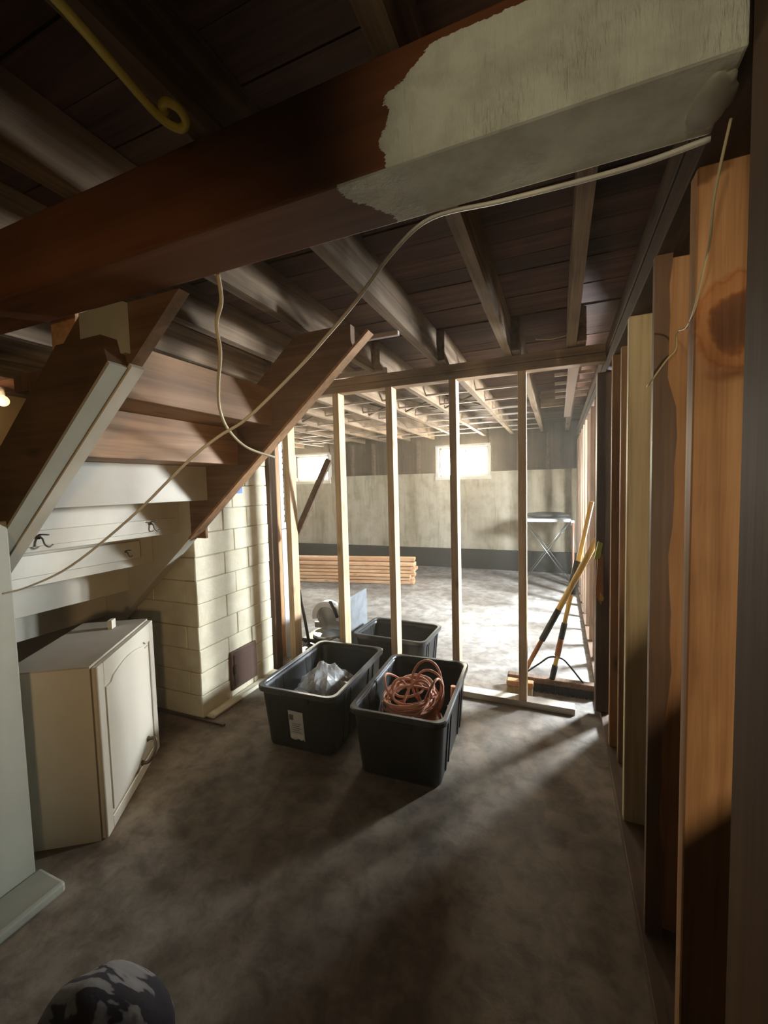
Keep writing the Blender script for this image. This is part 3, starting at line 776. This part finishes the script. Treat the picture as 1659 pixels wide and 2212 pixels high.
# extension cord: stacked coils plus loose loops standing up
cord = thing('extension_cord', 'coiled orange extension cord in the right storage bin', 'cord', (-.76, 2.2, .1))
bm = BM()
P = []
for k in range(9*26):
    a = k/26*2*math.pi; turn = k/26
    rx = .158+.010*math.sin(turn*3.1)-.004*turn; ry = .165+.012*math.cos(turn*2.3)
    P.append((-.785+rx*math.cos(a)+.01*math.sin(turn*5), 2.20+ry*math.sin(a)+.012*math.cos(turn*4), .235+.008*turn+.016*math.sin(a+turn)+.035*max(0, math.sin(a))))
tube(bm, P, .0085, 8)
obj('coil', bm, 'cord_orange', cord)
def loop(cx, cy, cz, rx, rz, yaw, lean, n=26, dz=0):
    out = []
    m_ = Matrix.Rotation(yaw, 3, 'Z') @ Matrix.Rotation(lean, 3, 'X')
    for k in range(n):
        a = k/n*2*math.pi
        out.append(Vector((cx, cy, cz)) + m_ @ Vector((rx*math.cos(a), .012*math.sin(2*a), rz*math.sin(a))))
    return out
for i, (cx, cy_, cz, rx, rz, yw, ln) in enumerate(((-.70, 2.25, .36, .085, .125, .3, -.15), (-.68, 2.22, .34, .10, .10, -.5, -.3), (-.63, 2.16, .33, .06, .11, .9, .2),
        (-.80, 2.20, .335, .09, .06, .1, -1.1), (-.74, 2.14, .335, .12, .06, .5, -1.2), (-.72, 2.12, .32, .07, .11, -.2, -.95), (-.88, 2.22, .32, .07, .09, 1.2, -.9))):
    obj('loop', tube(BM(), loop(cx, cy_, cz, rx, rz, yw, ln), .0075, 8, True), 'cord_orange', cord)
bm = BM(); cyl(bm, (-.725, 2.08, .03), (-.725, 2.08, .235), .12, .158, n=40); bmesh.ops.bevel(bm, geom=[e for e in bm.edges if all(v.co.z > .2 for v in e.verts)], offset=.012, segments=2, affect='EDGES')
tag(obj('orange_bucket', bm, 'bucket_orange', None), 'orange bucket beneath the extension cord in the right bin', 'bucket')
bm = BM(); box(bm, -.95, -.90, 1.95, 2.03, .02, .23, bev=.015, seg=2)
tag(obj('dark_bottle', bm, 'black_metal'), 'dark tool standing in the near left corner of the right bin', 'tool')
bm = BM(); cyl(bm, (-.865, 1.935, .012), (-.865, 1.935, .20), .028, n=20); cyl(bm, (-.865, 1.935, .20), (-.865, 1.935, .24), .018, n=16)
tag(obj('spray_bottle', bm, 'black_plastic'), 'black bottle in the right bin beside the orange bucket', 'bottle')
bm = BM(); cyl(bm, (-.575, 2.30, .012), (-.56, 2.32, .33), .016, n=14); cyl(bm, (-.57, 2.13, .1), (-.545, 2.15, .30), .010, n=12)
tag(obj('metal_rods', bm, 'copper'), 'reddish metal rods standing at the right side of the cord bin', 'rod')

# grey sheet leaning on the third bin
bm = BM(); box(bm, -1.675, -1.660, 2.98, 3.50, 0, .545, bev=.002)
tag(obj('grey_sheet', bm, 'panel_grey'), 'upright grey metal sheet between partition stud and the rear bin', 'sheet')

# ------------------------------------------------------------------ miter saw and pole behind stud
ms = thing('miter_saw', 'black and silver miter saw on the floor behind the leftmost new studs', 'saw', (-2.0, 3.35, 0))
obj('saw_base', B1(-2.22, -1.78, 3.22, 3.55, .0, .10, bev=.012), 'black_metal', ms)
obj('turntable', cyl(BM(), (-2.0, 3.36, .10), (-2.0, 3.36, .135), .15, .14, n=30), 'steel', ms)
obj('fence', B1(-2.20, -1.80, 3.43, 3.46, .135, .19, bev=.004), 'steel', ms)
obj('blade', cyl(BM(), (-2.02, 3.395, .27), (-2.02, 3.40, .27), .125, n=44), 'steel', ms)
bm = BM(); n = 22; rg = []
for k in range(n+1):
    a = R(-10+200*k/n)
    rg.append([bm.verts.new((-2.02+rad*math.cos(a), yy, .27+rad*math.sin(a))) for rad, yy in ((.105, 3.355), (.155, 3.355), (.155, 3.43), (.105, 3.43))])
for A, B in zip(rg, rg[1:]):
    for k in range(4): bm.faces.new((A[k], A[(k+1) % 4], B[(k+1) % 4], B[k]))
bm.faces.new(rg[0]); bm.faces.new(rg[-1][::-1])
obj('blade_guard', bm, 'white_plastic', ms)
obj('motor', cyl(BM(), (-2.02, 3.42, .27), (-2.02, 3.60, .27), .06, n=24), 'black_metal', ms)
obj('arm', bar(BM(), (-2.02, 3.55, .12), (-2.02, 3.50, .36), .06, .05, bev=.008), 'black_metal', ms)
obj('handle', tube(BM(), smoothpts([(-2.02, 3.44, .38), (-1.97, 3.36, .42), (-1.90, 3.30, .38), (-1.88, 3.32, .30)], 6), .016, 10), 'black_metal', ms)
bm = BM(); cyl(bm, (-1.94, 3.13, .07), (-1.78, 3.14, .15), .030, n=20); cyl(bm, (-1.78, 3.14, .15), (-1.74, 3.14, .17), .018, n=16)
bm2 = bm
tag(obj('caulk_tube', bm2, 'white_plastic'), 'white caulk tube lying in front of the miter saw', 'tube')
bm = BM()
tube(bm, smoothpts([(-2.23, 3.1, .02), (-2.27, 3.15, .16), (-2.20, 3.12, .26), (-2.24, 3.16, .40), (-2.28, 3.2, .46)], 8), .006, 8)
tag(obj('black_cord', bm, 'black_plastic'), 'thin black power cord curling beside the leftmost new stud', 'cord')
bm = BM(); cyl(bm, (-2.09, 3.18, .0), (-2.30, 3.33, .58), .014, n=14)
pole = tag(obj('pry_pole', bm, 'black_metal'), 'dark metal pole with brown grip leaning beside the leftmost new stud', 'pole')
obj('grip', cyl(BM(), (-2.28, 3.31, .525), (-2.375, 3.405, .78), .019, n=14), 'handle_brown', pole)
bm = BM()
for k in range(14):
    a = Vector((-2.12+random.uniform(-.12, .12), 3.08+random.uniform(-.06, .05), random.uniform(.05, .12)))
    bar(bm, a, a+Vector((random.uniform(-.1, .1), random.uniform(-.04, .04), random.uniform(-.03, .08))), .012, .006)
box(bm, -2.16, -1.98, 3.02, 3.15, 0, .06)
tag(obj('hardware_tray', bm, 'steel'), 'tray of loose metal hardware in front of the miter saw', 'tray')
# brace board leaning behind
tag(obj('brace_board', bar(BM(), (-2.05, 2.951, 1.08), (-1.70, 2.951, 1.72), .03, .052, bev=.002), 'plate_dark'), 'short brown diagonal brace crossing the left window', 'brace')

# ------------------------------------------------------------------ lumber pile
d = Vector((1.7, .30, 0)).normalized(); s = Vector((-d.y, d.x, 0)); base = Vector((-2.02, 5.90, 0)); k_ = 0
for row in range(7):
    ncol = 4 if row < 6 else 3
    for c_ in range(ncol):
        if row in (6,) and c_ == 0: continue
        e = base + d*random.uniform(-.05, .03) + s*(.02+c_*.098+(.01 if row % 2 else 0)) + Vector((0, 0, .026+row*.055))
        a = e - d*2.6
        where = ['bottom', 'second', 'third', 'fourth', 'fifth', 'sixth', 'top'][row]
        col = ['front', 'second', 'third', 'rear'][c_]
        o = tag(obj('lumber_board', bar(BM(), a+s*random.uniform(-.008, .008), e+s*random.uniform(-.008, .008), .09, .046, bev=.007), 'lumber'),
                'board in the %s layer, %s column of the lumber pile on the far floor' % (where, col), 'board', 'boards in the lumber pile')

# ------------------------------------------------------------------ brooms
br = thing('push_broom', 'push broom with wire brace standing against the right stud wall', 'broom', (0, 3.15, 0))
obj('head', B1(-.345, .236, 3.10, 3.165, .055, .095, bev=.006), 'plate_dark', br)
bm = BM(); random.seed(3)
box(bm, -.34, .232, 3.105, 3.16, .004, .056)
for k in range(60):
    x = -.335+k*.0095; cyl(bm, (x, 3.10, .056), (x+random.uniform(-.006, .006), 3.09, .0), .003, .002, n=4)
o = obj('bristles', bm, 'dark_bag', br); o['kind'] = 'stuff'
hA = Vector((-.040, 3.13, .095)); hB = Vector((.205, 3.10, 1.36)); 
def seg(a, b_, u0, u1): return a+(b_-a)*u0, a+(b_-a)*u1
p, q = seg(hA, hB, 0, 1); obj('handle', cyl(BM(), p, q, .015, n=14), 'handle_yellow', br)
for u0, u1, mt in ((.0, .08, 'black_metal'), (.14, .24, 'handle_brown'), (.24, .33, 'black_plastic'), (.50, .68, 'black_plastic')):
    p, q = seg(hA, hB, u0, u1); obj('sleeve', cyl(BM(), p, q, .020 if u0 < .5 else .03, n=14), mt, br)
bm = BM(); tube(bm, smoothpts([(-.24, 3.13, .095), (-.12, 3.125, .20), (-.055, 3.12, .255), (.02, 3.12, .255), (.07, 3.125, .21), (.16, 3.13, .095)], 6), .006, 8)
obj('brace', bm, 'black_metal', br)
br2 = thing('push_broom', 'yellow-handled broom leaning right against the corner post', 'broom', (-.27, 3.02, 0))
obj('head', B1(-.34, -.16, 2.985, 3.05, .06, .10, bev=.006), 'handle_brown', br2)
bm = BM(); box(bm, -.335, -.165, 2.99, 3.045, .002, .06)
for k in range(24): cyl(bm, (-.335+k*.007, 2.99, .06), (-.35+k*.008, 2.965, 0), .003, .002, n=4)
o = obj('bristles', bm, 'cable_cream', br2); o['kind'] = 'stuff'
hA = Vector((-.25, 3.03, .10)); hB = Vector((.235, 3.0, 1.13))
for u0, u1, mt, r_ in ((0, .30, 'handle_brown', .015), (.30, .52, 'black_plastic', .021), (.52, 1.0, 'handle_yellow', .019)):
    p, q = seg(hA, hB, u0, u1); obj('handle', cyl(BM(), p, q, r_, n=16), mt, br2)
gl = thing('hanging_tool', 'yellow and orange tool hanging on the corner post beside the brooms', 'tool', (.21, 2.84, 1.0))
bm = BM(); prism(bm, [(.200, 1.02), (.222, 1.13), (.246, 1.12), (.232, 1.03)], 1, 2.80, 2.83)
obj('strap', bm, 'neon_yellow', gl)
bm = BM(); prism(bm, [(.210, .80), (.222, 1.05), (.25, 1.05), (.252, .80), (.24, .74)], 1, 2.815, 2.84)
obj('body', bm, 'tool_orange', gl)
bm = BM(); prism(bm, [(.232, .775), (.236, .82), (.254, .79), (.25, .77)], 1, 2.80, 2.815)
obj('tip', bm, 'tool_yellow', gl)

# ------------------------------------------------------------------ folding rack at the far end
rk_ = thing('folding_rack', 'folding wire rack with white top against the far right wall', 'rack', (-.12, 6.9, 0))
obj('top', B1(-.50, .17, 6.62, 7.1, .90, .945, bev=.008), 'white_plastic', rk_)
for (xa, xb) in ((-.48, .16), (.16, -.48)):
    for yy in (6.66, 7.05):
        obj('leg', cyl(BM(), (xa, yy, .0), (xb, yy, .90), .007, n=8), 'steel', rk_)
obj('foot_bar', cyl(BM(), (-.48, 6.66, .02), (-.48, 7.05, .02), .008, n=8), 'steel', rk_)
o = obj('corner_cap', B1(.165, .215, 6.60, 6.66, .85, .93, bev=.006), 'white_plastic', rk_)
cp_ = tag(obj('copper_pipe', cyl(BM(), (.197, 6.56, 0), (.197, 6.56, .90), .016, n=14), 'copper'), 'orange copper-coloured pole standing beside the folding rack', 'pole')
bm = BM(); bmesh.ops.create_icosphere(bm, subdivisions=3, radius=1)
for v in bm.verts:
    n_ = noise.noise(v.co*2.4)*.3; v.co = Vector((-.15+v.co.x*.33, 6.87+v.co.y*.18, .99+v.co.z*.046*(1+n_)))
tag(obj('dark_sack', bm, 'dark_bag', None, True), 'flat dark sack lying on the white rack top', 'sack')

# ------------------------------------------------------------------ cables
wc = smoothpts([(.245, .938, 2.092), (.15, .951, 2.090), (.036, .950, 2.088), (-.114, .951, 2.092), (-.264, .951, 2.097), (-.36, .955, 2.047), (-.463, .96, 1.955), (-.544, .95, 1.88),
    (-.624, .93, 1.802), (-.771, .91, 1.69), (-.854, .89, 1.645), (-.951, .87, 1.58), (-1.18, .862, 1.425), (-1.48, .86, 1.262), (-1.731, .86, 1.174), (-1.868, .85, 1.142)], 6)
tag(obj('white_cable', tube(BM(), wc, .0052, 8, r1=.0034), 'cable_white', None, True), 'long white cable drooping from the beam down to the left stub wall', 'cable')
c2 = smoothpts([(-.89, .955, 2.112), (-.924, 1.0, 2.059), (-.994, 1.05, 2.02), (-1.031, 1.1, 1.954), (-1.141, 1.2, 1.882), (-1.282, 1.35, 1.827), (-1.377, 1.5, 1.766), (-1.43, 1.68, 1.705), (-1.415, 1.87, 1.668)], 8)
tag(obj('cream_cable', tube(BM(), c2, .0062, 8), 'cable_cream', None, True), 'wavy cream cable hanging below the beam to the far stringer', 'cable')
c3 = smoothpts([(-.70, .18, 2.262), (-.712, .30, 2.268), (-.715, .44, 2.262), (-.735, .56, 2.262), (-.750, .64, 2.262), (-.747, .675, 2.258), (-.730, .695, 2.254), (-.708, .690, 2.256), (-.702, .668, 2.262), (-.716, .652, 2.268), (-.736, .658, 2.272), (-.745, .672, 2.274)], 7)
tag(obj('yellow_cable', tube(BM(), c3, .0085, 10), 'cable_yellow', None, True), 'yellow cable under the dark joists, ending in a small loop', 'cable')
c4 = smoothpts([(.262, .90, 2.09), (.247, .918, 1.985), (.252, .957, 1.928), (.256, 1.02, 1.883), (.262, 1.088, 1.85), (.275, 1.20, 1.85), (.300, 1.40, 1.90), (.31, 1.458, 1.87), (.286, 1.458, 1.84), (.250, 1.46, 1.785), (.248, 1.50, 1.78)], 6)
tag(obj('stud_cable', tube(BM(), c4, .0024, 8), 'cable_cream', None, True), 'thin pale cable snaking across the orange studs at right', 'cable')
c5 = smoothpts([(-.12, 2.60, 2.312), (-.05, 2.66, 2.32), (.03, 2.7, 2.34), (.04, 2.72, 2.36)], 6)
tag(obj('ceiling_wire', tube(BM(), c5, .004, 6), 'cable_cream', None, True), 'short pale wire above the partition top plate', 'wire')

# ------------------------------------------------------------------ cloth bundle at bottom left
cbn = BM(); bmesh.ops.create_icosphere(cbn, subdivisions=4, radius=1)
for v in cbn.verts:
    p = v.co.copy(); n_ = noise.noise(p*1.7)*.10
    z = p.z
    v.co = Vector((-1.03+p.x*.19*(1+n_), .60+p.y*.13*(1+n_), max(.0, .13+z*.155*(1+n_))))
tag(obj('cloth_bundle', cbn, 'patterned_cloth', None, True), 'rounded pale patterned cloth bundle with dark patches at bottom left', 'cloth')

# ------------------------------------------------------------------ behind the camera: lamp and added shading panel
wl = thing('work_lamp', 'work lamp on a stand behind the camera', 'lamp', (1.0, -.75, 0))
obj('pole', cyl(BM(), (1.0, -.80, .02), (1.0, -.80, 1.3), .014, n=12), 'black_metal', wl)
obj('base', cyl(BM(), (1.0, -.80, 0), (1.0, -.80, .02), .15, n=28), 'black_metal', wl)
obj('shade', cyl(BM(), (1.0, -.84, 1.27), (1.0, -.73, 1.31), .05, .09, n=24, cap=False), 'black_metal', wl)
bm = BM(); prism(bm, [(.39, 0), (.39, .70), (1.05, 1.49), (1.05, 0)], 1, .19, .22)  # out-of-view blocker added to cast the slanted shadow line on the studs
tag(obj('stud_shade_panel', bm, 'sheath_dark'), 'unseen dark panel with a sloping top edge, added to shade the right studs', 'panel')
